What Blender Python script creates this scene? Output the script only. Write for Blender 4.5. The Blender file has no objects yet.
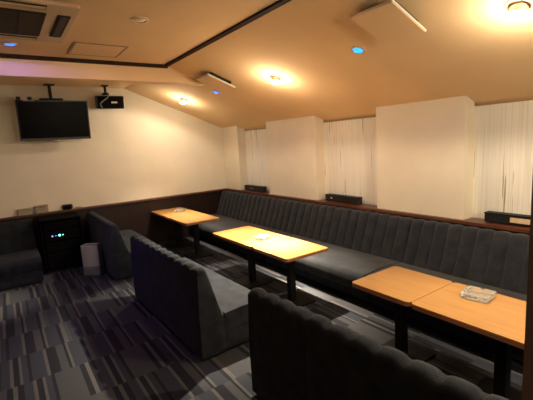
import bpy, bmesh, math, random
from mathutils import Vector, Matrix
random.seed(7)
C = bpy.context.scene.collection
PI = math.pi
S = bpy.context.scene
S.view_settings.view_transform = 'Standard'
S.view_settings.look = 'None'
S.view_settings.gamma = 1
S.view_settings.use_curve_mapping = False
S.view_settings.exposure = 0.8

# ------------------------------------------------------------------ materials
def mat(name, col, rough=.6, metal=0, spec=.4, sheen=0, emit=None, estr=0, trans=0, ior=1.45, coat=0):
    m = bpy.data.materials.new(name); m.use_nodes = True
    b = m.node_tree.nodes['Principled BSDF']
    b.inputs['Base Color'].default_value = (*col, 1)
    b.inputs['Roughness'].default_value = rough
    b.inputs['Metallic'].default_value = metal
    b.inputs['Specular IOR Level'].default_value = spec
    b.inputs['Sheen Weight'].default_value = sheen
    b.inputs['Transmission Weight'].default_value = trans
    b.inputs['IOR'].default_value = ior
    b.inputs['Coat Weight'].default_value = coat
    if emit:
        b.inputs['Emission Color'].default_value = (*emit, 1)
        b.inputs['Emission Strength'].default_value = estr
    return m

def nodes(m):
    nt = m.node_tree
    return nt, nt.nodes, nt.links, nt.nodes['Principled BSDF']

def noise_col(m, c1, c2, scale=(1, 1, 1), nscale=5, detail=4, lo=.35, hi=.65, bump=0, bscale=None, coord='Object'):
    nt, N, L, b = nodes(m)
    tc = N.new('ShaderNodeTexCoord'); mp = N.new('ShaderNodeMapping')
    mp.inputs['Scale'].default_value = scale
    L.new(tc.outputs[coord], mp.inputs['Vector'])
    n = N.new('ShaderNodeTexNoise'); n.inputs['Scale'].default_value = nscale; n.inputs['Detail'].default_value = detail
    L.new(mp.outputs[0], n.inputs['Vector'])
    r = N.new('ShaderNodeValToRGB')
    r.color_ramp.elements[0].position = lo; r.color_ramp.elements[0].color = (*c1, 1)
    r.color_ramp.elements[1].position = hi; r.color_ramp.elements[1].color = (*c2, 1)
    L.new(n.outputs['Fac'], r.inputs['Fac']); L.new(r.outputs['Color'], b.inputs['Base Color'])
    if bump:
        n2 = N.new('ShaderNodeTexNoise'); n2.inputs['Scale'].default_value = bscale or nscale * 10; n2.inputs['Detail'].default_value = 3
        L.new(tc.outputs[coord], n2.inputs['Vector'])
        bp = N.new('ShaderNodeBump'); bp.inputs['Strength'].default_value = bump; bp.inputs['Distance'].default_value = .01
        L.new(n2.outputs['Fac'], bp.inputs['Height']); L.new(bp.outputs[0], b.inputs['Normal'])
    return m

M = {}
M['wall'] = noise_col(mat('wall_paper', (.78, .72, .58), .85, spec=.15), (.74, .67, .54), (.78, .71, .575), nscale=3, bump=.12, bscale=140)
M['ceil'] = noise_col(mat('ceiling_paper', (.74, .60, .42), .85, spec=.15), (.83, .61, .35), (.86, .635, .37), nscale=2.5, bump=.12, bscale=120)
M['trim'] = noise_col(mat('dark_trim', (.035, .018, .012), .7, spec=.15), (.028, .014, .009), (.05, .025, .016), scale=(1, 1, 1), nscale=12)
M['dado'] = noise_col(mat('dado_wood', (.03, .015, .01), .45, spec=.4), (.010, .0035, .0025), (.019, .007, .005), scale=(14, 14, 1), nscale=3)
M['ledge'] = noise_col(mat('ledge_wood', (.10, .035, .02), .35, spec=.5), (.085, .026, .015), (.13, .046, .026), scale=(14, 1.2, 14), nscale=4)
M['post'] = noise_col(mat('post_wood', (.05, .028, .02), .5), (.04, .022, .016), (.065, .036, .025), scale=(16, 16, 1), nscale=3)
M['jamb'] = noise_col(mat('jamb_wood', (.16, .10, .075), .6), (.17, .115, .092), (.21, .145, .115), scale=(16, 16, 1), nscale=3)
M['table'] = noise_col(mat('table_wood', (.66, .40, .17), .32, spec=.5), (.305, .145, .038), (.375, .195, .062), scale=(11, 1, 11), nscale=3.2, lo=.3, hi=.7)
M['edge'] = noise_col(mat('table_edge', (.33, .14, .06), .35, spec=.5), (.28, .11, .045), (.38, .17, .07), scale=(8, 1, 8), nscale=4)
M['black'] = noise_col(mat('black_metal', (.006, .006, .006), .55, spec=.2), (.005, .005, .005), (.008, .008, .008), nscale=8)
M['blackp'] = noise_col(mat('black_plastic', (.012, .012, .013), .35, spec=.45), (.010, .010, .011), (.016, .016, .017), nscale=10)
M['cab'] = noise_col(mat('black_laminate', (.004, .0035, .0035), .8, spec=.05), (.0035, .003, .003), (.005, .0045, .0045), nscale=6)
M['screen'] = noise_col(mat('tv_screen', (.006, .006, .007), .3, spec=.06), (.0025, .0025, .003), (.0035, .0035, .004), nscale=2)
M['fabric'] = noise_col(mat('charcoal_fabric', (.06, .06, .07), .95, spec=.06, sheen=.07), (.0135, .0155, .0205), (.024, .027, .034), nscale=9, detail=6, bump=.35, bscale=260)
M['fabricb'] = noise_col(mat('banquette_fabric', (.085, .08, .085), .95, spec=.1, sheen=.16), (.017, .0185, .024), (.029, .031, .038), nscale=9, detail=6, bump=.35, bscale=260)
M['fabricb2'] = M['fabricb']
M['kick'] = noise_col(mat('kick_board', (.015, .012, .011), .6), (.012, .010, .009), (.018, .015, .014), nscale=8)
M['white'] = noise_col(mat('white_plastic', (.74, .70, .62), .5), (.72, .68, .60), (.76, .72, .64), nscale=4)
M['acwhite'] = noise_col(mat('ac_plastic', (.62, .52, .38), .55), (.64, .48, .30), (.68, .52, .33), nscale=4)
M['ring'] = noise_col(mat('lamp_ring', (.6, .5, .38), .4), (.66, .50, .33), (.70, .54, .36), nscale=9)
M['chrome'] = mat('reflector', (.75, .68, .58), .25, metal=1)
noise_col(M['chrome'], (.72, .65, .55), (.78, .71, .61), nscale=6)
M['dark'] = noise_col(mat('dark_gap', (.02, .016, .013), .8), (.016, .013, .011), (.025, .02, .016), nscale=8)
M['grille'] = noise_col(mat('brown_grille', (.05, .036, .026), .6), (.035, .02, .012), (.05, .03, .018), nscale=10)
M['hframe'] = noise_col(mat('hatch_frame', (.34, .22, .13), .6), (.32, .205, .12), (.36, .235, .14), nscale=8)
M['grey'] = noise_col(mat('grey_plastic', (.45, .45, .43), .45), (.34, .34, .32), (.38, .38, .36), nscale=5)
M['greym'] = noise_col(mat('mid_grey_plastic', (.2, .2, .19), .5), (.19, .19, .18), (.215, .215, .205), nscale=5)
M['greyd'] = noise_col(mat('dark_grey_plastic', (.10, .105, .11), .5), (.05, .052, .055), (.062, .064, .068), nscale=5)
M['beige'] = noise_col(mat('beige_card', (.34, .28, .19), .7), (.31, .25, .17), (.37, .31, .215), nscale=12)
M['tan'] = noise_col(mat('tan_card', (.62, .46, .28), .6), (.58, .42, .25), (.68, .51, .32), nscale=30)
M['glass'] = mat('clear_glass', (.93, .96, .95), .08, trans=.88, ior=1.45)
noise_col(M['glass'], (.92, .95, .94), (.95, .97, .96), nscale=5)
M['bulb'] = mat('lamp_bulb', (1, .9, .7), .4, emit=(1, .74, .40), estr=60)
M['globe'] = mat('added_globe', (1, .9, .7), .4, emit=(1, .85, .63), estr=66)  # glow of the added out-of-view pendants
M['blue'] = mat('blue_lamp', (.1, .3, 1), .4, emit=(.02, .10, 1), estr=2)
M['cyan'] = mat('cyan_lamp', (.1, .5, 1), .4, emit=(.0, .2, 1), estr=1.8)
M['ledb'] = mat('blue_led', (.1, .1, 1), .4, emit=(.08, .10, 1), estr=5)
M['ledg'] = mat('green_led', (.2, 1, .7), .4, emit=(.15, 1, .6), estr=5)
M['unlit'] = noise_col(mat('frosted_lens', (.7, .64, .52), .4), (.68, .62, .5), (.72, .66, .54), nscale=9)

def streak_mat():
    m = mat('streaked_paper', (.74, .70, .60), .85, spec=.15)
    nt, N, L, b = nodes(m)
    tc = N.new('ShaderNodeTexCoord')
    def layer(sc, ns, lo, hi, seed):
        mp = N.new('ShaderNodeMapping'); mp.inputs['Scale'].default_value = sc; mp.inputs['Location'].default_value = (seed, seed, seed)
        L.new(tc.outputs['Object'], mp.inputs['Vector'])
        n = N.new('ShaderNodeTexNoise'); n.inputs['Scale'].default_value = ns; n.inputs['Detail'].default_value = 2
        L.new(mp.outputs[0], n.inputs['Vector'])
        r = N.new('ShaderNodeMapRange'); r.inputs['From Min'].default_value = lo; r.inputs['From Max'].default_value = hi
        L.new(n.outputs['Fac'], r.inputs['Value']); return r.outputs[0]
    a = layer((1, 24, .8), 1.6, .655, .70, 3.1)
    c = layer((1, 75, .8), 1.5, .45, .70, 9.7)
    m1 = N.new('ShaderNodeMix'); m1.data_type = 'RGBA'
    m1.inputs[6].default_value = (.80, .78, .71, 1); m1.inputs[7].default_value = (.70, .66, .57, 1)
    L.new(c, m1.inputs[0])
    m2 = N.new('ShaderNodeMix'); m2.data_type = 'RGBA'
    L.new(m1.outputs[2], m2.inputs[6]); m2.inputs[7].default_value = (.36, .31, .22, 1)
    L.new(a, m2.inputs[0]); L.new(m2.outputs[2], b.inputs['Base Color'])
    return m
M['streak'] = streak_mat()

def carpet_mat():
    m = mat('carpet_tiles', (.1, .1, .13), .97, spec=.05)
    nt, N, L, b = nodes(m)
    tc = N.new('ShaderNodeTexCoord'); sx = N.new('ShaderNodeSeparateXYZ')
    L.new(tc.outputs['Object'], sx.inputs[0])
    def math_(op, a, bb=None):
        n = N.new('ShaderNodeMath'); n.operation = op
        for i, v in enumerate((a, bb)):
            if v is None: continue
            if isinstance(v, (int, float)): n.inputs[i].default_value = v
            else: L.new(v, n.inputs[i])
        return n.outputs[0]
    row = math_('FLOOR', math_('DIVIDE', math_('ADD', sx.outputs['Y'], .17), .5))
    xs = math_('ADD', math_('DIVIDE', sx.outputs['X'], .5), math_('MULTIPLY', row, .29))
    colid = math_('FLOOR', xs)
    fr = math_('FRACT', xs)
    def ramp(stops):
        r = N.new('ShaderNodeValToRGB'); r.color_ramp.interpolation = 'CONSTANT'
        els = r.color_ramp.elements
        els[0].position = stops[0][0]; els[0].color = (*stops[0][1], 1)
        els[1].position = stops[1][0]; els[1].color = (*stops[1][1], 1)
        for p, c in stops[2:]:
            e = els.new(p); e.color = (*c, 1)
        L.new(fr, r.inputs['Fac']); return r.outputs['Color']
    P = (.072, .070, .068); Q = (.046, .047, .052); D = (.0185, .019, .024); B = (.032, .0345, .044)
    r1 = ramp([(0, Q), (.36, D), (.44, P), (.50, D), (.58, B), (.70, P), (.75, D), (.83, P), (.87, B), (.95, D)])
    r2 = ramp([(0, B), (.20, P), (.25, D), (.40, Q), (.52, D), (.56, P), (.60, B), (.80, D), (.86, P), (.93, Q)])
    cmb = N.new('ShaderNodeCombineXYZ'); L.new(row, cmb.inputs[0]); L.new(colid, cmb.inputs[1])
    wn = N.new('ShaderNodeTexWhiteNoise'); L.new(cmb.outputs[0], wn.inputs['Vector'])
    g = math_('GREATER_THAN', wn.outputs['Value'], .5)
    mx = N.new('ShaderNodeMix'); mx.data_type = 'RGBA'
    L.new(g, mx.inputs[0]); L.new(r1, mx.inputs[6]); L.new(r2, mx.inputs[7])
    n = N.new('ShaderNodeTexNoise'); n.inputs['Scale'].default_value = 180; n.inputs['Detail'].default_value = 2
    L.new(tc.outputs['Object'], n.inputs['Vector'])
    mr = N.new('ShaderNodeMapRange'); mr.inputs['To Min'].default_value = .55; mr.inputs['To Max'].default_value = 1.45
    L.new(n.outputs['Fac'], mr.inputs['Value'])
    ml = N.new('ShaderNodeMix'); ml.data_type = 'RGBA'; ml.blend_type = 'MULTIPLY'; ml.inputs[0].default_value = 1
    L.new(mx.outputs[2], ml.inputs[6]); L.new(mr.outputs[0], ml.inputs[7])
    L.new(ml.outputs[2], b.inputs['Base Color'])
    bp = N.new('ShaderNodeBump'); bp.inputs['Strength'].default_value = .3; bp.inputs['Distance'].default_value = .004
    L.new(n.outputs['Fac'], bp.inputs['Height']); L.new(bp.outputs[0], b.inputs['Normal'])
    return m
M['carpet'] = carpet_mat()

# ------------------------------------------------------------------ mesh helpers
def BM(): return bmesh.new()
def add_box(bm, x0, x1, y0, y1, z0, z1, bev=0, seg=2):
    vs = [bm.verts.new((x, y, z)) for x in (x0, x1) for y in (y0, y1) for z in (z0, z1)]
    fs = [(0, 1, 3, 2), (4, 6, 7, 5), (0, 4, 5, 1), (2, 3, 7, 6), (0, 2, 6, 4), (1, 5, 7, 3)]
    faces = [bm.faces.new([vs[i] for i in f]) for f in fs]
    if bev:
        ed = list({e for f in faces for e in f.edges})
        bmesh.ops.bevel(bm, geom=ed, offset=bev, segments=seg, profile=.5, affect='EDGES')
    return bm
def box(*a, **k): return add_box(BM(), *a, **k)
def add_prism(bm, pts, axis, a, b):
    """pts: 2D polygon in the plane normal to axis, extruded from a to b along axis"""
    def v(p, t):
        if axis == 'x': return (t, p[0], p[1])
        if axis == 'y': return (p[0], t, p[1])
        return (p[0], p[1], t)
    A = [bm.verts.new(v(p, a)) for p in pts]; B_ = [bm.verts.new(v(p, b)) for p in pts]
    n = len(pts)
    bm.faces.new(A); bm.faces.new(B_[::-1])
    for i in range(n): bm.faces.new((A[i], B_[i], B_[(i + 1) % n], A[(i + 1) % n]))
    bmesh.ops.recalc_face_normals(bm, faces=bm.faces)
    return bm
def prism(*a): return add_prism(BM(), *a)
def add_lathe(bm, prof, seg=28, o=(0, 0, 0)):
    rings = []
    for r, z in prof:
        if r < 1e-6: rings.append([bm.verts.new((o[0], o[1], o[2] + z))])
        else: rings.append([bm.verts.new((o[0] + r * math.cos(2 * PI * i / seg), o[1] + r * math.sin(2 * PI * i / seg), o[2] + z)) for i in range(seg)])
    for A, B_ in zip(rings[:-1], rings[1:]):
        for i in range(seg):
            j = (i + 1) % seg
            if len(A) == 1 and len(B_) == 1: continue
            if len(A) == 1: bm.faces.new((A[0], B_[i], B_[j]))
            elif len(B_) == 1: bm.faces.new((A[i], B_[0], A[j]))
            else: bm.faces.new((A[i], B_[i], B_[j], A[j]))
    bmesh.ops.recalc_face_normals(bm, faces=bm.faces)
    return bm
def lathe(*a, **k): return add_lathe(BM(), *a, **k)
def add_tube(bm, pts, r, seg=8):
    pts = [Vector(p) for p in pts]; rings = []
    for i, p in enumerate(pts):
        d = (pts[min(i + 1, len(pts) - 1)] - pts[max(i - 1, 0)]).normalized()
        u = d.cross(Vector((0, 0, 1)))
        if u.length < .05: u = d.cross(Vector((1, 0, 0)))
        u.normalize(); w = d.cross(u)
        rings.append([bm.verts.new(p + r * (u * math.cos(2 * PI * k / seg) + w * math.sin(2 * PI * k / seg))) for k in range(seg)])
    for A, B_ in zip(rings[:-1], rings[1:]):
        for i in range(seg): bm.faces.new((A[i], A[(i + 1) % seg], B_[(i + 1) % seg], B_[i]))
    bm.faces.new(rings[0][::-1]); bm.faces.new(rings[-1])
    bmesh.ops.recalc_face_normals(bm, faces=bm.faces)
    return bm
def rrect(x0, x1, y0, y1, r, n=5):
    P = []
    for cx, cy, a0 in ((x1 - r, y1 - r, 0), (x0 + r, y1 - r, 90), (x0 + r, y0 + r, 180), (x1 - r, y0 + r, 270)):
        for i in range(n + 1):
            a = math.radians(a0 + 90 * i / n); P.append((cx + r * math.cos(a), cy + r * math.sin(a)))
    return P
def obj(name, bm, m, parent=None, smooth=None, **props):
    me = bpy.data.meshes.new(name)
    bmesh.ops.recalc_face_normals(bm, faces=bm.faces)
    bm.to_mesh(me); bm.free()
    me.materials.append(m)
    o = bpy.data.objects.new(name, me); C.objects.link(o)
    if smooth is not None:
        for p in me.polygons: p.use_smooth = True
        try: me.set_sharp_from_angle(angle=math.radians(smooth))
        except Exception: pass
    if parent: o.parent = parent
    for k, v in props.items(): o[k] = v
    return o
def tag(o, label, cat, group=None):
    o['label'] = label; o['category'] = cat
    if group: o['group'] = group
    return o
def thing(name, label, cat, loc=(0, 0, 0), rot=(0, 0, 0), group=None):
    o = bpy.data.objects.new(name, None); C.objects.link(o)
    o.empty_display_size = .05
    o.location = loc; o.rotation_euler = rot
    return tag(o, label, cat, group)
def struct(name, bm, m, parent=None, smooth=None):
    o = obj(name, bm, m, parent, smooth)
    if not parent: o['kind'] = 'structure'
    return o
def dup(root, loc, label, rot=None):
    r = root.copy(); C.objects.link(r); r.location = loc; r['label'] = label
    if rot: r.rotation_euler = rot
    for ch in list(root.children):
        c = ch.copy(); C.objects.link(c); c.parent = r
        for g in ch.children:
            d = g.copy(); C.objects.link(d); d.parent = c
    return r

# ------------------------------------------------------------------ room
YB, XR, XREC = 6.868, 3.755, 3.92       # TV wall, column fronts, recess backs
ZC, XF, SL = 2.786, 1.90, .3862         # flat ceiling height, fold line, slope
XL, YN = -2.3, -1.6
RAKE = math.atan(SL)
DADO = .845
def zs(x): return ZC - SL * (x - XF)

struct('floor', box(XL - .1, XREC + .1, YN - .1, YB + .1, -.1, 0), M['carpet'])
struct('ceiling', box(XL - .1, XF, YN - .1, YB + .1, ZC, ZC + .1), M['ceil'])
struct('ceiling_slope', prism([(XF, ZC), (XREC + .1, zs(XREC + .1)), (XREC + .1, zs(XREC + .1) + .1), (XF, ZC + .1)], 'y', YN - .1, YB + .1), M['ceil'])
struct('wall_back', prism([(XL - .1, 0), (XREC + .1, 0), (XREC + .1, zs(XREC + .1)), (XF, ZC), (XL - .1, ZC)], 'y', YB, YB + .1), M['wall'])
struct('wall_front', prism([(XL - .1, 0), (XREC + .1, 0), (XREC + .1, zs(XREC + .1)), (XF, ZC), (XL - .1, ZC)], 'y', YN - .1, YN), M['post'])
struct('wall_left', box(XL - .1, XL, YN, YB, 0, ZC), M['post'])
struct('wall_right', box(XREC, XREC + .1, YN, YB, 0, zs(XREC + .1)), M['streak'])
cols = [(6.28, YB), (4.11, 5.33), (1.955, 3.03), (YN, .95)]
for a, b in cols:
    struct('wall_column', prism([(XR, 0), (XREC, 0), (XREC, zs(XREC)), (XR, zs(XR))], 'y', a, b), M['wall'])
# hanging beam in front of the TV wall
struct('ceiling_beam', prism([(XL, 2.571), (XF + (ZC - 2.571) / SL, 2.571), (XF, ZC), (XL, ZC)], 'y', 4.85, 5.03), M['ceil'])
struct('trim_1', box(XL, XF + .02, 4.825, 4.85, ZC - .042, ZC), M['trim'])
struct('trim_2', prism([(XF - .022, ZC), (XF + .022, zs(XF + .022)), (XF + .022, zs(XF + .022) - .018), (XF - .022, ZC - .018)], 'y', YN, 4.825), M['trim'])
# dado and ledges
struct('trim_3', box(XL, 3.715, YB - .05, YB, 0, DADO - .03), M['dado'])
struct('trim_4', box(XL, 3.70, YB - .085, YB, DADO - .03, DADO, bev=.006), M['ledge'])
struct('trim_5', box(3.715, XR, .15, YB, 0, DADO - .03), M['dado'])
lb = box(3.70, XR - .0005, .15, YB, DADO - .03, DADO)
for a, b in ((5.33, 6.28), (3.03, 4.11), (.95, 1.955)): add_box(lb, XR - .0005, XREC, a, b, DADO - .03, DADO)
struct('trim_6', lb, M['ledge'])
# dark wooden post by the camera's right hand
struct('trim_7', box(1.10, 1.24, .28, .40, 0, ZC), M['jamb'])

# ------------------------------------------------------------------ upholstery
def channel_back(prof, y0, y1, n, bulge):
    """prof: list of (x, z, w, nx, nz); w scales the bulge of the upright channels, (nx,nz) its direction"""
    bm = BM(); per = 8; rows = []
    for i in range(n * per + 1):
        t = i / per; y = y0 + (y1 - y0) * t / n
        f = t - math.floor(t)
        h = math.sqrt(max(0, 1 - (2 * f - 1) ** 2)) ** .8 if 0 < f < 1 else 0
        sk = .0 if 0 < i < n * per else 0
        rows.append([bm.verts.new((x + nx * bulge * w * (h - 1 if w else 0), y, z + nz * bulge * w * (h - 1 if w else 0))) for x, z, w, nx, nz in prof])
    m_ = len(prof)
    for A, B_ in zip(rows[:-1], rows[1:]):
        for k in range(m_):
            l = (k + 1) % m_
            bm.faces.new((A[k], B_[k], B_[l], A[l]))
    bm.faces.new(rows[0]); bm.faces.new(rows[-1][::-1])
    return bm

def seat_block(x0, x1, y0, y1, z0, z1, r=.05, sag=.012):
    """a cushion block with a rounded front top edge (front = x1) and a softly crowned top"""
    pts = [(x0, z0), (x1 - .012, z0), (x1, z0 + .012), (x1, z1 - r)]
    for i in range(1, 7):
        a = PI / 2 * i / 6
        pts.append((x1 - r + r * math.cos(a), z1 - r + r * math.sin(a)))
    for i in range(1, 6):
        t = i / 6; pts.append((x1 - r + (x0 - x1 + r) * t, z1 + sag * math.sin(PI * t)))
    pts.append((x0, z1))
    bm = prism(pts, 'y', y0, y1)
    return bm

def sofa_unit(name, label, x, y0, y1, group, n):
    """armless sofa unit: back plane towards -x, seat towards +x. Origin at its back bottom edge"""
    t = thing(name, label, 'sofa', (x, (y0 + y1) / 2, 0), group=group)
    h = (y1 - y0) / 2
    def pf():
        P = []
        P.append((0.0, .03, 0, 0, 0)); P.append((0.0, .4, 0, 0, 0)); P.append((.015, .72, .0, 0, 0)); P.append((.016, .742, .25, 0, 1))
        P.append((.026, .764, .8, 0, 1)); P.append((.055, .779, 1, 0, 1)); P.append((.09, .774, 1, .5, .9)); P.append((.112, .745, 1, 1, .3))
        P.append((.165, .56, 1, 1, .2)); P.append((.225, .37, 1, 1, .2)); P.append((.23, .31, 0, 0, 0)); P.append((.23, .03, 0, 0, 0))
        return P
    obj('backrest', channel_back(pf(), -h + .001, h - .001, n, .026), M['fabric'], t, smooth=50)
    obj('seat', seat_block(.232, .70, -h + .001, h - .001, .20, .355), M['fabric'], t, smooth=50)
    obj('base', box(.232, .685, -h + .008, h - .008, .03, .198, bev=.008), M['fabric'], t)
    obj('foot_rail', box(.03, .65, -h + .03, h - .03, 0, .03), M['kick'], t)
    return t

GS = 'charcoal modular sofas seen from behind'
a1 = sofa_unit('sofa', 'short charcoal sofa unit at far end of the row behind the middle tables', 1.100, 3.758, 4.42, GS, 4)
a2 = sofa_unit('sofa', 'long charcoal sofa unit whose near end shows its slanted side and lit grey seat', 1.117, 2.665, 3.755, GS, 7)
a1.rotation_euler = a2.rotation_euler = (0, 0, math.radians(1.1))
small = sofa_unit('sofa', 'narrow charcoal sofa unit, far end of the closest row with scalloped top', 1.24, 1.537, 2.09, GS, 4)
small.rotation_euler = (0, 0, math.radians(2.4))
big = sofa_unit('sofa', 'long charcoal sofa unit closest to the camera, back running out of the frame bottom', 1.274, .46, 1.534, GS, 7)
big.rotation_euler = (0, 0, math.radians(2.4))
sofa_unit('sofa', 'charcoal sofa unit at the back, beside the grey purifier and touching the dark wall panel', 1.06, 5.20, 6.77, GS, 10)

# sofa against the TV wall, at the far left (faces the camera)
t = sofa_unit('sofa', 'charcoal sofa at far left with its back against the television wall', -.36, 0, 1, GS, 4)
for ch in list(t.children): bpy.data.objects.remove(ch, do_unlink=True)
t.location = (-.36, 6.80, 0); t.rotation_euler = (0, 0, -PI / 2); del t['group']
prof = [(0, .03, 0, 0, 0), (0, .76, 0, 0, 0), (.03, .785, .5, 0, 1), (.08, .79, 1, 0, 1), (.12, .775, 1, .5, .9), (.14, .74, 1, 1, .3), (.20, .56, .6, 1, .2), (.26, .37, .5, 1, .2), (.265, .32, 0, 0, 0), (.265, .03, 0, 0, 0)]
obj('backrest', channel_back(prof, -.645, .645, 1, .004), M['fabric'], t, smooth=50)
obj('seat', seat_block(.267, .90, -.645, .645, .19, .36, r=.07), M['fabric'], t, smooth=50)
obj('base', box(.267, .885, -.64, .64, .03, .188, bev=.008), M['fabric'], t)
obj('foot_rail', box(.03, .86, -.62, .62, 0, .03), M['kick'], t)

# long wall banquette
t = thing('banquette', 'long charcoal channel-tufted banquette along the right wall under the wooden ledge', 'sofa', (3.35, 3.5, 0))
secs = [(.20, 2.455), (2.467, 4.355), (4.367, 6.80)]
for a, b in secs:
    n = round((b - a) / .145)
    P = [(.36, .37, 0, 0, 0), (.362, .79, 0, 0, 0), (.345, .806, 1, 0, 1), (.305, .812, 1, -.3, 1), (.262, .805, 1, -.8, .6), (.235, .775, 1, -1, .3),
         (.19, .65, 1, -1, .2), (.125, .48, 1, -1, .2), (.085, .375, 1, -1, .2), (.07, .33, 0, 0, 0), (.36, .33, 0, 0, 0)]
    # local x measured from x = 3.35 with the back of the cushion at the dado
    obj('backrest', channel_back(P, a - 3.5, b - 3.5, n, .026), M['fabricb'], t, smooth=50)
    pts = [(.36, .18), (-.52, .18), (-.53, .20), (-.53, .31)]
    for i in range(1, 7):
        q = PI / 2 * i / 6; pts.append((-.53 + .05 - .05 * math.cos(q), .31 + .05 * math.sin(q)))
    pts += [(-.30, .372), (-.10, .372), (.068, .362), (.07, .328), (.36, .328)]
    obj('seat', prism(pts, 'y', a - 3.5 + .003, b - 3.5 - .003), M['fabricb'], t, smooth=50)
obj('kick_board', box(-.37, .30, .2 - 3.5, 6.80 - 3.5, 0, .045), M['kick'], t)
for a, b in secs: obj('front_panel', box(-.43, .30, a - 3.5 + .003, b - 3.5 - .003, .046, .178, bev=.006), M['fabricb'], t)

# ------------------------------------------------------------------ tables
def table(label, y0, y1, x0=2.13, x1=2.692):
    xc, yc = (x0 + x1) / 2, (y0 + y1) / 2
    t = thing('table', label, 'table', (xc, yc, 0), group='wooden pedestal tables in front of the banquette')
    hx, hy = (x1 - x0) / 2, (y1 - y0) / 2
    obj('tabletop', prism(rrect(-hx, hx, -hy, hy, .035), 'z', .604, .61), M['table'], t)
    obj('edge_band', prism(rrect(-hx - .002, hx + .002, -hy + .0005, hy - .0005, .037), 'z', .578, .6035), M['edge'], t)
    obj('pedestal', box(-.036, .036, -.036, .036, .018, .565, bev=.004), M['black'], t)
    obj('top_bracket', box(-.20, .20, -.05, .05, .565, .577), M['black'], t)
    obj('base_plate', box(-.19, .19, -.18, .18, 0, .018, bev=.005), M['black'], t)
    return t
table('short wooden table, nearer one of the pair by the back wall', 5.205, 5.85)
table('long wooden table pushed against the dark panel of the back wall', 5.855, 6.80)
table('short end of the bright middle pair of wooden tables, towards the camera', 2.80, 3.42)
table('long wooden table holding a glass ashtray, far half of the brightly lit middle pair', 3.425, 4.375)
table('square orange-brown wooden table without anything on it, in the nearest pair', 1.465, 1.99)
table('wooden table nearest the dark post, with a large glass ashtray on it', .52, 1.46)

# glass ashtrays
def ashtray(label, loc, rz, s=.085):
    bm = BM()
    hgt = .036; n = 40
    def ring(r_, z, notch=0):
        L_ = []
        for i in range(n):
            a = 2 * PI * i / n
            c, s_ = math.cos(a), math.sin(a)
            k = 1 / max(abs(c), abs(s_)) ** .8
            zz = z
            if notch and (abs(math.sin(2 * a)) < .22): zz -= notch
            L_.append(bm.verts.new((r_ * k * c, r_ * k * s_, zz)))
        return L_
    R = [ring(s * .92, .001), ring(s, .008), ring(s, hgt - .003, .010), ring(s * .95, hgt, .012), ring(s * .74, hgt - .002, .012), ring(s * .62, .012), ]
    for A, B_ in zip(R[:-1], R[1:]):
        for i in range(n): bm.faces.new((A[i], A[(i + 1) % n], B_[(i + 1) % n], B_[i]))
    bm.faces.new(R[0][::-1]); bm.faces.new(R[-1])
    o = obj('ashtray', bm, M['glass'], smooth=35)
    o.location = loc; o.rotation_euler = (0, 0, rz)
    return tag(o, label, 'ashtray', 'glass ashtrays on the tables')
ashtray('large clear square glass ashtray on the nearest wooden table', (2.545, 1.215, .611), .12, .092)
ashtray('clear glass ashtray on the overlit middle table', (2.42, 3.64, .611), .1)
ashtray('clear glass ashtray on the farthest table by the back wall', (2.48, 6.34, .611), .05)

# ------------------------------------------------------------------ TV, speaker
tv = thing('television', 'flat black television hung from a ceiling pole on the back wall', 'television', (.765, 6.60, 2.245), (math.radians(6), 0, 0))
W, Hh = .475, .292
obj('housing', add_box(box(-W, W, -.02, .03, -Hh, Hh, bev=.006), -.30, .30, .03, .06, -.2, .2, bev=.01), M['blackp'], tv)
bz = BM()
for a in ((-W + .001, -W + .016, -.024, -.0205, -Hh + .001, Hh - .001), (W - .016, W - .001, -.024, -.0205, -Hh + .001, Hh - .001), (-W + .016, W - .016, -.024, -.0205, Hh - .017, Hh - .001)): add_box(bz, *a)
obj('bezel', bz, M['blackp'], tv)
obj('lower_bezel', box(-W + .016, W - .016, -.025, -.0205, -Hh + .001, -Hh + .034), M['greyd'], tv, label='dark grey strip below the screen')
obj('screen', box(-W + .0165, W - .0165, -.022, -.0205, -Hh + .0345, Hh - .0175), M['screen'], tv)
obj('sticker', box(-W + .10, -W + .24, -.0255, -.0245, Hh - .015, Hh - .004), M['grey'], tv, label='thin pale label on the top left of the frame')
mount = thing('television_bracket', 'black ceiling pole and bracket holding the television', 'bracket', (.765, 6.72, ZC))
obj('pole', box(-.02, .02, -.02, .02, -.58, -.01), M['black'], mount)
obj('ceiling_plate', box(-.07, .07, -.06, .06, -.012, 0), M['black'], mount)
obj('cross_bar', box(-.16, .16, -.035, -.02, -.245, -.205, bev=.005), M['black'], mount)
obj('back_plate', box(-.10, .10, -.045, -.02, -.62, -.44), M['black'], mount)
for x, l in ((.335, 'small black sensor on the top left corner of the television'), (.475, 'small black sensor right of the corner one on top of the television')):
    o = obj('sensor_box', box(-.028, .028, -.02, .02, 0, .045, bev=.006), M['blackp']); o.location = (x, 6.585, 2.538)
    tag(o, l, 'sensor', 'small black boxes on top of the television')

sp = thing('loudspeaker', 'black box loudspeaker hung from the ceiling right of the television', 'speaker', (1.585, 6.60, 2.52), (math.radians(8), 0, math.radians(-4)))
obj('cabinet', box(-.205, .205, -.11, .13, -.10, .10, bev=.012), M['blackp'], sp)
obj('front_grille', box(-.19, .19, -.122, -.1105, -.088, .088, bev=.004), M['cab'], sp)
lg = BM()
for i, w in enumerate((.014, .010, .014, .012, .014, .010)):
    add_box(lg, .005 + i * .0155, .005 + i * .0155 + w, -.1245, -.1225, -.012, .012)
    if i % 2 == 0: bmesh.ops.delete(lg, geom=[], context='VERTS')
obj('logo', lg, M['white'], sp, label='small white lettering on the grille')
sb = thing('speaker_bracket', 'black ceiling bracket above the loudspeaker', 'bracket', (1.54, 6.62, ZC))
obj('stem', box(-.016, .016, -.016, .016, -.150, -.01), M['black'], sb)
obj('ceiling_plate', box(-.05, .05, -.05, .05, -.012, 0), M['black'], sb)
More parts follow.
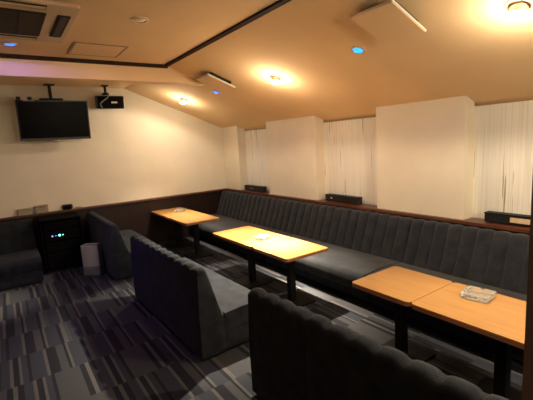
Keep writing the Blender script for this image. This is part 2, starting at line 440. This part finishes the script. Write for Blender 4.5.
obj('clamp', box(-.045, .045, -.045, .045, -.150, -.120, bev=.006), M['black'], sb)
cb = BM()
cp = []
for i in range(25):
    u = i / 24
    cp.append((1.525 - .09 * u + .045 * math.sin(u * 2 * PI), 6.462 - .004 * u + .06 * max(0, .12 - u) / .12, 2.665 - .25 * u))
add_tube(cb, cp, .009)
o = obj('speaker_cable', cb, M['greym'], smooth=60)
tag(o, 'grey looping cable hanging in front of the black loudspeaker', 'cable')

# ------------------------------------------------------------------ air conditioner, hatch, downlights, vents
ac = thing('air_conditioner', 'cream ceiling cassette air conditioner with brown grille, upper left corner', 'air conditioner', (.115, 3.62, ZC))
fr = BM()
add_prism(fr, rrect(-.51, .51, -.51, .51, .03), 'z', -.022, 0)
obj('panel', fr, M['acwhite'], ac)
ig = BM()
add_box(ig, -.31, .31, -.31, .31, -.029, -.0225)
obj('intake_backing', ig, M['dark'], ac)
gl = BM()
for i in range(23): add_box(gl, -.30, .30, -.297 + i * .0265, -.283 + i * .0265, -.036, -.0295)
for i in range(5): add_box(gl, -.303 + i * .15, -.297 + i * .15, -.30, .30, -.039, -.0365)
obj('intake_grille', gl, M['grille'], ac)
for k in range(4):
    R_ = Matrix.Rotation(k * PI / 2, 4, 'Z')
    s1 = box(.385, .475, -.30, .30, -.026, -.0225); s1.transform(R_)
    o = obj('outlet_slot', s1, M['dark'], ac)
    s2 = box(.405, .455, -.295, .295, -.031, -.0265, bev=.002); s2.transform(R_)
    obj('louver', s2, M['acwhite'] if k in (1, 3) else M['grille'], o)

hp = thing('access_hatch', 'square cream access hatch in the flat ceiling beside the air conditioner', 'hatch', (.985, 4.37, ZC))
hf = BM()
for a in ((-.255, .255, -.255, -.235), (-.255, .255, .235, .255), (-.255, -.235, -.235, .235), (.235, .255, -.235, .235)): add_box(hf, *a, -.006, 0)
obj('frame', hf, M['hframe'], hp, label='thin brown frame')
obj('cover', box(-.232, .232, -.232, .232, -.006, 0), M['ceil'], hp)

dl = thing('downlight', 'round unlit downlight in the flat ceiling right of the access hatch', 'light', (1.09, 3.25, ZC))
obj('ring', lathe([(.075, 0), (.075, -.006), (.055, -.010), (.052, -.004), (.052, 0)]), M['ring'], dl, smooth=40)
obj('lens', lathe([(.051, -.001), (.045, -.006), (0, -.008)]), M['unlit'], dl, smooth=40)

def blue_light(label, x, y, z, rot, m, col, power, beam=0):
    t = thing('downlight', label, 'light', (x, y, z), rot, 'small coloured downlights')
    obj('ring', lathe([(.062, 0), (.062, -.007), (.048, -.010), (.046, -.002)]), M['ring'], t, smooth=40)
    obj('lens', lathe([(.0455, -.002), (.038, -.010), (0, -.013)]), m, t, smooth=60)
    ld = bpy.data.lights.new('blue_glow', 'SPOT'); ld.energy = power; ld.color = col; ld.shadow_soft_size = .03
    ld.spot_size = math.radians(178); ld.spot_blend = .15
    lo = bpy.data.objects.new('blue_glow', ld); C.objects.link(lo); lo.parent = t; lo.location = (0, 0, -.03)
    if beam:
        bd = bpy.data.lights.new('blue_beam', 'SPOT'); bd.energy = beam; bd.color = col; bd.shadow_soft_size = .03
        bd.spot_size = math.radians(96); bd.spot_blend = .8
        bo = bpy.data.objects.new('blue_beam', bd); C.objects.link(bo); bo.parent = t; bo.location = (0, 0, -.03)
    return t
blue_light('glowing blue downlight in the flat ceiling beneath the air conditioner', .227, 4.40, ZC, (0, 0, 0), M['blue'], (.22, .14, 1), 4.5, 22)
blue_light('tiny violet-blue downlight in the sloping ceiling beside the farther vent', 2.668, 4.978, zs(2.668), (0, RAKE, 0), M['blue'], (.10, .16, 1), 2)
blue_light('bright cyan-blue downlight in the sloping ceiling below the nearer vent', 2.679, 2.345, zs(2.679), (0, RAKE, 0), M['cyan'], (.05, .3, 1), 2)

def spot_light(label, x, y, power, spill, flood, tilt=(0, 0), cone=78):
    t = thing('spotlight', label, 'light', (x, y, zs(x)), (0, RAKE, 0), 'warm ceiling spotlights on the slope')
    obj('ring', lathe([(.078, 0), (.078, -.008), (.060, -.013), (.056, -.004), (.056, 0)]), M['ring'], t, smooth=40)
    h = obj('lamp_housing', lathe([(.030, -.001), (.050, -.012), (.052, -.050), (.046, -.050), (.040, -.018), (.0, -.014)]), M['chrome'], t, smooth=40)
    h.rotation_euler = (0, -RAKE * .6, 0)
    b = obj('bulb', lathe([(.0, -.016), (.030, -.022), (.046, -.050), (.044, -.066), (.026, -.079), (0, -.083)]), M['bulb'], h, smooth=60)
    ld = bpy.data.lights.new('spot_beam', 'SPOT'); ld.energy = power; ld.color = WARM; ld.shadow_soft_size = .03
    ld.spot_size = math.radians(cone); ld.spot_blend = 1
    lo = bpy.data.objects.new('spot_beam', ld); C.objects.link(lo)
    lo.location = (x - .03, y, zs(x) - .13); lo.rotation_euler = (tilt[0], tilt[1], 0)
    fd = bpy.data.lights.new('spot_flood', 'SPOT'); fd.energy = flood; fd.color = WARM; fd.shadow_soft_size = .03
    fd.spot_size = math.radians(78); fd.spot_blend = .8
    fo = bpy.data.objects.new('spot_flood', fd); C.objects.link(fo); fo.location = lo.location; fo.rotation_euler = (tilt[0] * .6, tilt[1] + math.radians(10), 0)
    pd = bpy.data.lights.new('spot_spill', 'SPOT'); pd.energy = spill; pd.color = WARM; pd.shadow_soft_size = .03
    pd.spot_size = math.radians(172); pd.spot_blend = .25
    po = bpy.data.objects.new('spot_spill', pd); C.objects.link(po); po.location = (x - .03, y, zs(x) - .125); po.rotation_euler = (0, RAKE, 0)
    gd = bpy.data.lights.new('bulb_glow', 'POINT'); gd.energy = 6.5; gd.color = WARM; gd.shadow_soft_size = .035
    go = bpy.data.objects.new('bulb_glow', gd); C.objects.link(go); go.location = (x - .05, y, zs(x) - .15)
    return t
WARM = (1, .85, .63)
def added_washer(label, x, y, target, power, cone):  # unseen spotlight added for extra light on the television wall
    t = thing('spotlight', label, 'light', (x, y, ZC))
    obj('ring', lathe([(.078, 0), (.078, -.008), (.060, -.013), (.056, -.004), (.056, 0)]), M['ring'], t, smooth=40)
    h = obj('lamp_housing', lathe([(.030, -.001), (.050, -.012), (.052, -.050), (.046, -.050), (.040, -.018), (.0, -.014)]), M['chrome'], t, smooth=40)
    obj('bulb', lathe([(.0, -.016), (.030, -.022), (.046, -.050), (.044, -.066), (.026, -.079), (0, -.083)]), M['bulb'], h, smooth=60)
    ld = bpy.data.lights.new('added_wall_beam', 'SPOT'); ld.energy = power; ld.color = WARM; ld.shadow_soft_size = .05
    ld.spot_size = math.radians(cone); ld.spot_blend = .5
    lo = bpy.data.objects.new('added_wall_beam', ld); C.objects.link(lo)
    lo.location = (x, y, ZC - .10)
    lo.rotation_euler = (Vector(target) - lo.location).to_track_quat('-Z', 'Y').to_euler()
spot_light('lit warm spotlight on the sloping ceiling closest to the back wall', 2.60, 6.0, 220, 16, 110, (math.radians(-5), math.radians(5)), 42)
spot_light('lit warm spotlight on the slope between the two ceiling vents', 2.714, 3.614, 1300, 18, 680, (math.radians(-8), math.radians(7.5)), 31)
spot_light('brightest warm spotlight at the top right of the sloping ceiling', 2.707, 1.10, 22, 40, 66, (0, math.radians(14)), 60)

def added_warm_down(x, y, power, cone=150, label=''):  # unseen downlight added for warm light on the left floor
    t = thing('downlight', label, 'light', (x, y, ZC))
    obj('ring', lathe([(.075, 0), (.075, -.006), (.055, -.010), (.052, -.004), (.052, 0)]), M['ring'], t, smooth=40)
    obj('lens', lathe([(.051, -.001), (.045, -.006), (0, -.008)]), M['bulb'], t, smooth=40)
    ld = bpy.data.lights.new('added_down_beam', 'SPOT'); ld.energy = power; ld.color = WARM; ld.shadow_soft_size = .05
    ld.spot_size = math.radians(cone); ld.spot_blend = 1
    lo = bpy.data.objects.new('added_down_beam', ld); C.objects.link(lo); lo.parent = t; lo.location = (0, 0, -.03)
added_washer('added unseen ceiling spotlight left of the air conditioner, aimed at the television wall', -.75, 2.3, (.7, YB, 1.6), 25, 60)

def pendant(label, x, y, power):  # unseen pendants, added to brighten the ceiling and walls
    t = thing('added_pendant', label, 'light', (x, y, 0), group='added fill pendants behind the camera')
    zc = (ZC if x < XF else zs(x))
    obj('globe', lathe([(0, 1.76)] + [(.12 * math.sin(PI * i / 12), 1.88 - .12 * math.cos(PI * i / 12)) for i in range(1, 12)] + [(.02, 2.0)]), M['globe'], t, smooth=60)
    obj('cord', lathe([(.006, 2.0), (.006, zc - .02)], seg=8), M['black'], t)
    obj('ceiling_cup', lathe([(0, zc - .05), (.045, zc - .045), (.05, zc), (0, zc)]), M['black'], t, smooth=40)
pendant('added warm white fill pendant, unseen behind the camera on the right', 2.1, -.9, 0)
pendant('added warm white fill pendant, unseen behind the camera near the middle', 1.42, -1.15, 0)
added_warm_down(-.42, 5.36, 200, 32, label='added unseen warm downlight in the ceiling strip behind the beam, far left')
def vent(label, x, y):
    t = thing('ceiling_vent', label, 'vent', (x, y, zs(x)), (0, RAKE, 0), 'square panel vents on the sloping ceiling')
    obj('duct_collar', box(-.15, .15, -.14, .14, -.05, 0), M['dark'], t)
    obj('cover_plate', box(-.205, .205, -.185, .185, -.065, -.0505, bev=.003), M['white'], t)  # white rim holds the brightness of the lit edge in its colour
    obj('front_panel', box(-.200, .200, -.180, .180, -.0705, -.0655, bev=.002), M['ceil'], t)
    return t
vent('square flat-panel vent on the slope near the back, above the violet-blue light', 2.43, 4.50)
vent('square flat-panel vent on the slope at top right, above the cyan light', 2.43, 1.83)

# ------------------------------------------------------------------ equipment cabinet, purifier, ledge things
cabt = thing('equipment_cabinet', 'black equipment cabinet with glowing indicator lights left of the purifier', 'cabinet', (.62, 6.52, 0))
cbm = BM()
for a in ((-.27, -.25, -.25, .25, .03, .78), (.25, .27, -.25, .25, .03, .78), (-.25, .25, -.25, .25, .03, .05), (-.27, .27, -.25, .25, .78, .80), (-.25, .25, .235, .25, .05, .78)): add_box(cbm, *a)
obj('body', cbm, M['cab'], cabt)
obj('plinth', box(-.26, .26, -.24, .24, 0, .03), M['kick'], cabt)
for z0, z1 in ((.052, .30), (.32, .46)):
    obj('equipment_unit', box(-.235, .235, -.235, .20, z0, z1, bev=.006), M['cab'], cabt)
amp = obj('equipment_unit', box(-.235, .235, -.24, .20, .48, .62, bev=.006), M['cab'], cabt)
obj('equipment_unit', box(-.235, .235, -.235, .20, .64, .76, bev=.006), M['cab'], cabt)
for x, w, m in ((-.135, .010, 'ledb'), (-.09, .005, 'ledb'), (-.04, .014, 'ledg'), (.005, .005, 'ledg')):
    obj('indicator_light', lathe([(0, -.001), (w, -.001), (w * .8, .005), (0, .006)], seg=14), M[m], amp, smooth=60)
    o = C.objects[-1] if False else bpy.context.scene.collection.objects[-1]
for ch in amp.children: pass
ip = [-.135, -.09, -.04, .005]
for ch, x in zip(sorted(amp.children, key=lambda o: o.name), ip):
    ch.location = (x, -.241, .552); ch.rotation_euler = (PI / 2, 0, 0)

pu = thing('air_purifier', 'grey upright air purifier on the carpet against the back of the sofa', 'air purifier', (.89, 5.72, 0), (0, 0, math.radians(48)))
obj('body', box(-.04, .075, -.125, .125, .015, .455, bev=.016, seg=3), M['greyd'], pu)
fp = BM()
add_prism(fp, [(-.041, -.124), (-.062, -.112), (-.074, -.06), (-.077, 0), (-.074, .06), (-.062, .112), (-.041, .124)], 'z', .15, .45)
obj('front_panel', fp, M['grey'], pu, smooth=40, label='light grey front panel')
lw = BM()
add_prism(lw, [(-.041, -.122), (-.062, -.11), (-.072, 0), (-.062, .11), (-.041, .122)], 'z', .022, .145)
for i in range(4): add_box(lw, -.078, -.0725, -.075, .075, .036 + i * .027, .048 + i * .027)
obj('lower_grille', lw, M['greym'], pu, label='slatted lower part of the front')
tg = BM()
for i in range(5): add_box(tg, -.03 + i * .018, -.022 + i * .018, -.09, .09, .4555, .461)
obj('outlet_grille', tg, M['grey'], pu)
obj('base', box(-.06, .07, -.115, .115, 0, .0145), M['greyd'], pu)

def ledge_item(name, bm, m, loc, label, cat, smooth=None, rz=0):
    o = obj(name, bm, m, smooth=smooth); o.location = loc; o.rotation_euler = (0, 0, rz)
    return tag(o, label, cat)
b1 = thing('storage_box', 'low wide beige box on the back ledge above the left sofa', 'box', (.21, 6.825, DADO))
obj('tray', box(-.09, .09, -.035, .035, 0, .075, bev=.008), M['beige'], b1)
obj('lid', box(-.094, .094, -.038, .038, .0755, .098, bev=.010), M['beige'], b1)
b2 = thing('storage_box', 'taller beige box with rounded top on the back ledge over the black cabinet', 'box', (.435, 6.825, DADO))
obj('tray', box(-.09, .09, -.036, .036, 0, .09, bev=.010), M['beige'], b2)
obj('lid', box(-.094, .094, -.039, .039, .0905, .125, bev=.016, seg=3), M['beige'], b2)
b3 = thing('desk_clock', 'small rounded black gadget on the back ledge', 'gadget', (.795, 6.825, DADO))
obj('body', box(-.08, .08, -.035, .035, .008, .085, bev=.028, seg=4), M['blackp'], b3, smooth=50)
obj('face', box(-.05, .05, -.0375, -.0355, .025, .068), M['screen'], b3)
obj('foot', box(-.05, .05, -.025, .025, 0, .0075), M['black'], b3)
b3.name = 'black_gadget'
ledge_item('paper_card', box(-.04, .04, -.02, .02, 0, .022, bev=.003), M['beige'], (.955, 6.825, DADO), 'tiny pale card lying on the back ledge right of the black gadget', 'card')

# slim black boxes on the window ledge
def slim_box(label, y0, y1, x=3.83):
    yc = (y0 + y1) / 2; h = (y1 - y0) / 2
    t = thing('slim_black_box', label, 'box', (x, yc, DADO), group='slim black boxes in the wall recesses')
    obj('body', box(-.045, .045, -h, h, .006, .085, bev=.005), M['blackp'], t)
    obj('lid', box(-.05, .048, -h - .004, h + .004, .0855, .098, bev=.004), M['black'], t)
    for s in (-1, 1):
        obj('foot', box(-.04, .04, s * (h - .06) - .015, s * (h - .06) + .015, 0, .0055), M['black'], t)
    return t, h
t, h = slim_box('slim black box on the ledge in the farthest wall recess', 5.58, 6.20)
obj('label_strip', box(-.0475, -.0455, .02, .10, .04, .055), M['grey'], t, label='small grey mark')
t, h = slim_box('slim black box on the ledge in the middle recess, small white mark at its left', 3.37, 3.98)
obj('label_strip', box(-.0475, -.0455, .16, .20, .045, .065), M['white'], t, label='small white mark')
t, h = slim_box('slim black box with tan card on the ledge in the nearest recess', 1.25, 1.77)
obj('label_card', box(-.0475, -.0455, -.20, .03, .028, .075), M['tan'], t, label='tan card on the front')
eb = obj('end_button', lathe([(0, 0), (.014, 0), (.014, .006), (0, .007)], seg=16), M['white'], t, label='small white round button')
eb.location = (-.046, -.222, .04); eb.rotation_euler = (0, -PI / 2, 0)

# ------------------------------------------------------------------ world and camera
w = bpy.data.worlds.new('World'); S.world = w; w.use_nodes = True
w.node_tree.nodes['Background'].inputs[0].default_value = (1, .8, .55, 1)
w.node_tree.nodes['Background'].inputs[1].default_value = .05

yaw, pitch, roll, f = math.radians(34.62), math.radians(-8.72), math.radians(-3.35), 378.82
cy, sy = math.cos(yaw), math.sin(yaw)
fw = Vector((sy * math.cos(pitch), cy * math.cos(pitch), math.sin(pitch)))
r = Vector((cy, -sy, 0)); u = r.cross(fw)
c, s = math.cos(roll), math.sin(roll)
r2 = c * r + s * u; u2 = -s * r + c * u
cam = bpy.data.cameras.new('Camera'); co = bpy.data.objects.new('Camera', cam); C.objects.link(co)
cam.sensor_fit = 'HORIZONTAL'; cam.sensor_width = 36; cam.lens = f / 533 * 36; cam.clip_start = .05
co.matrix_world = Matrix(((r2.x, u2.x, -fw.x, 0), (r2.y, u2.y, -fw.y, 0), (r2.z, u2.z, -fw.z, 1.74), (0, 0, 0, 1)))
S.camera = co
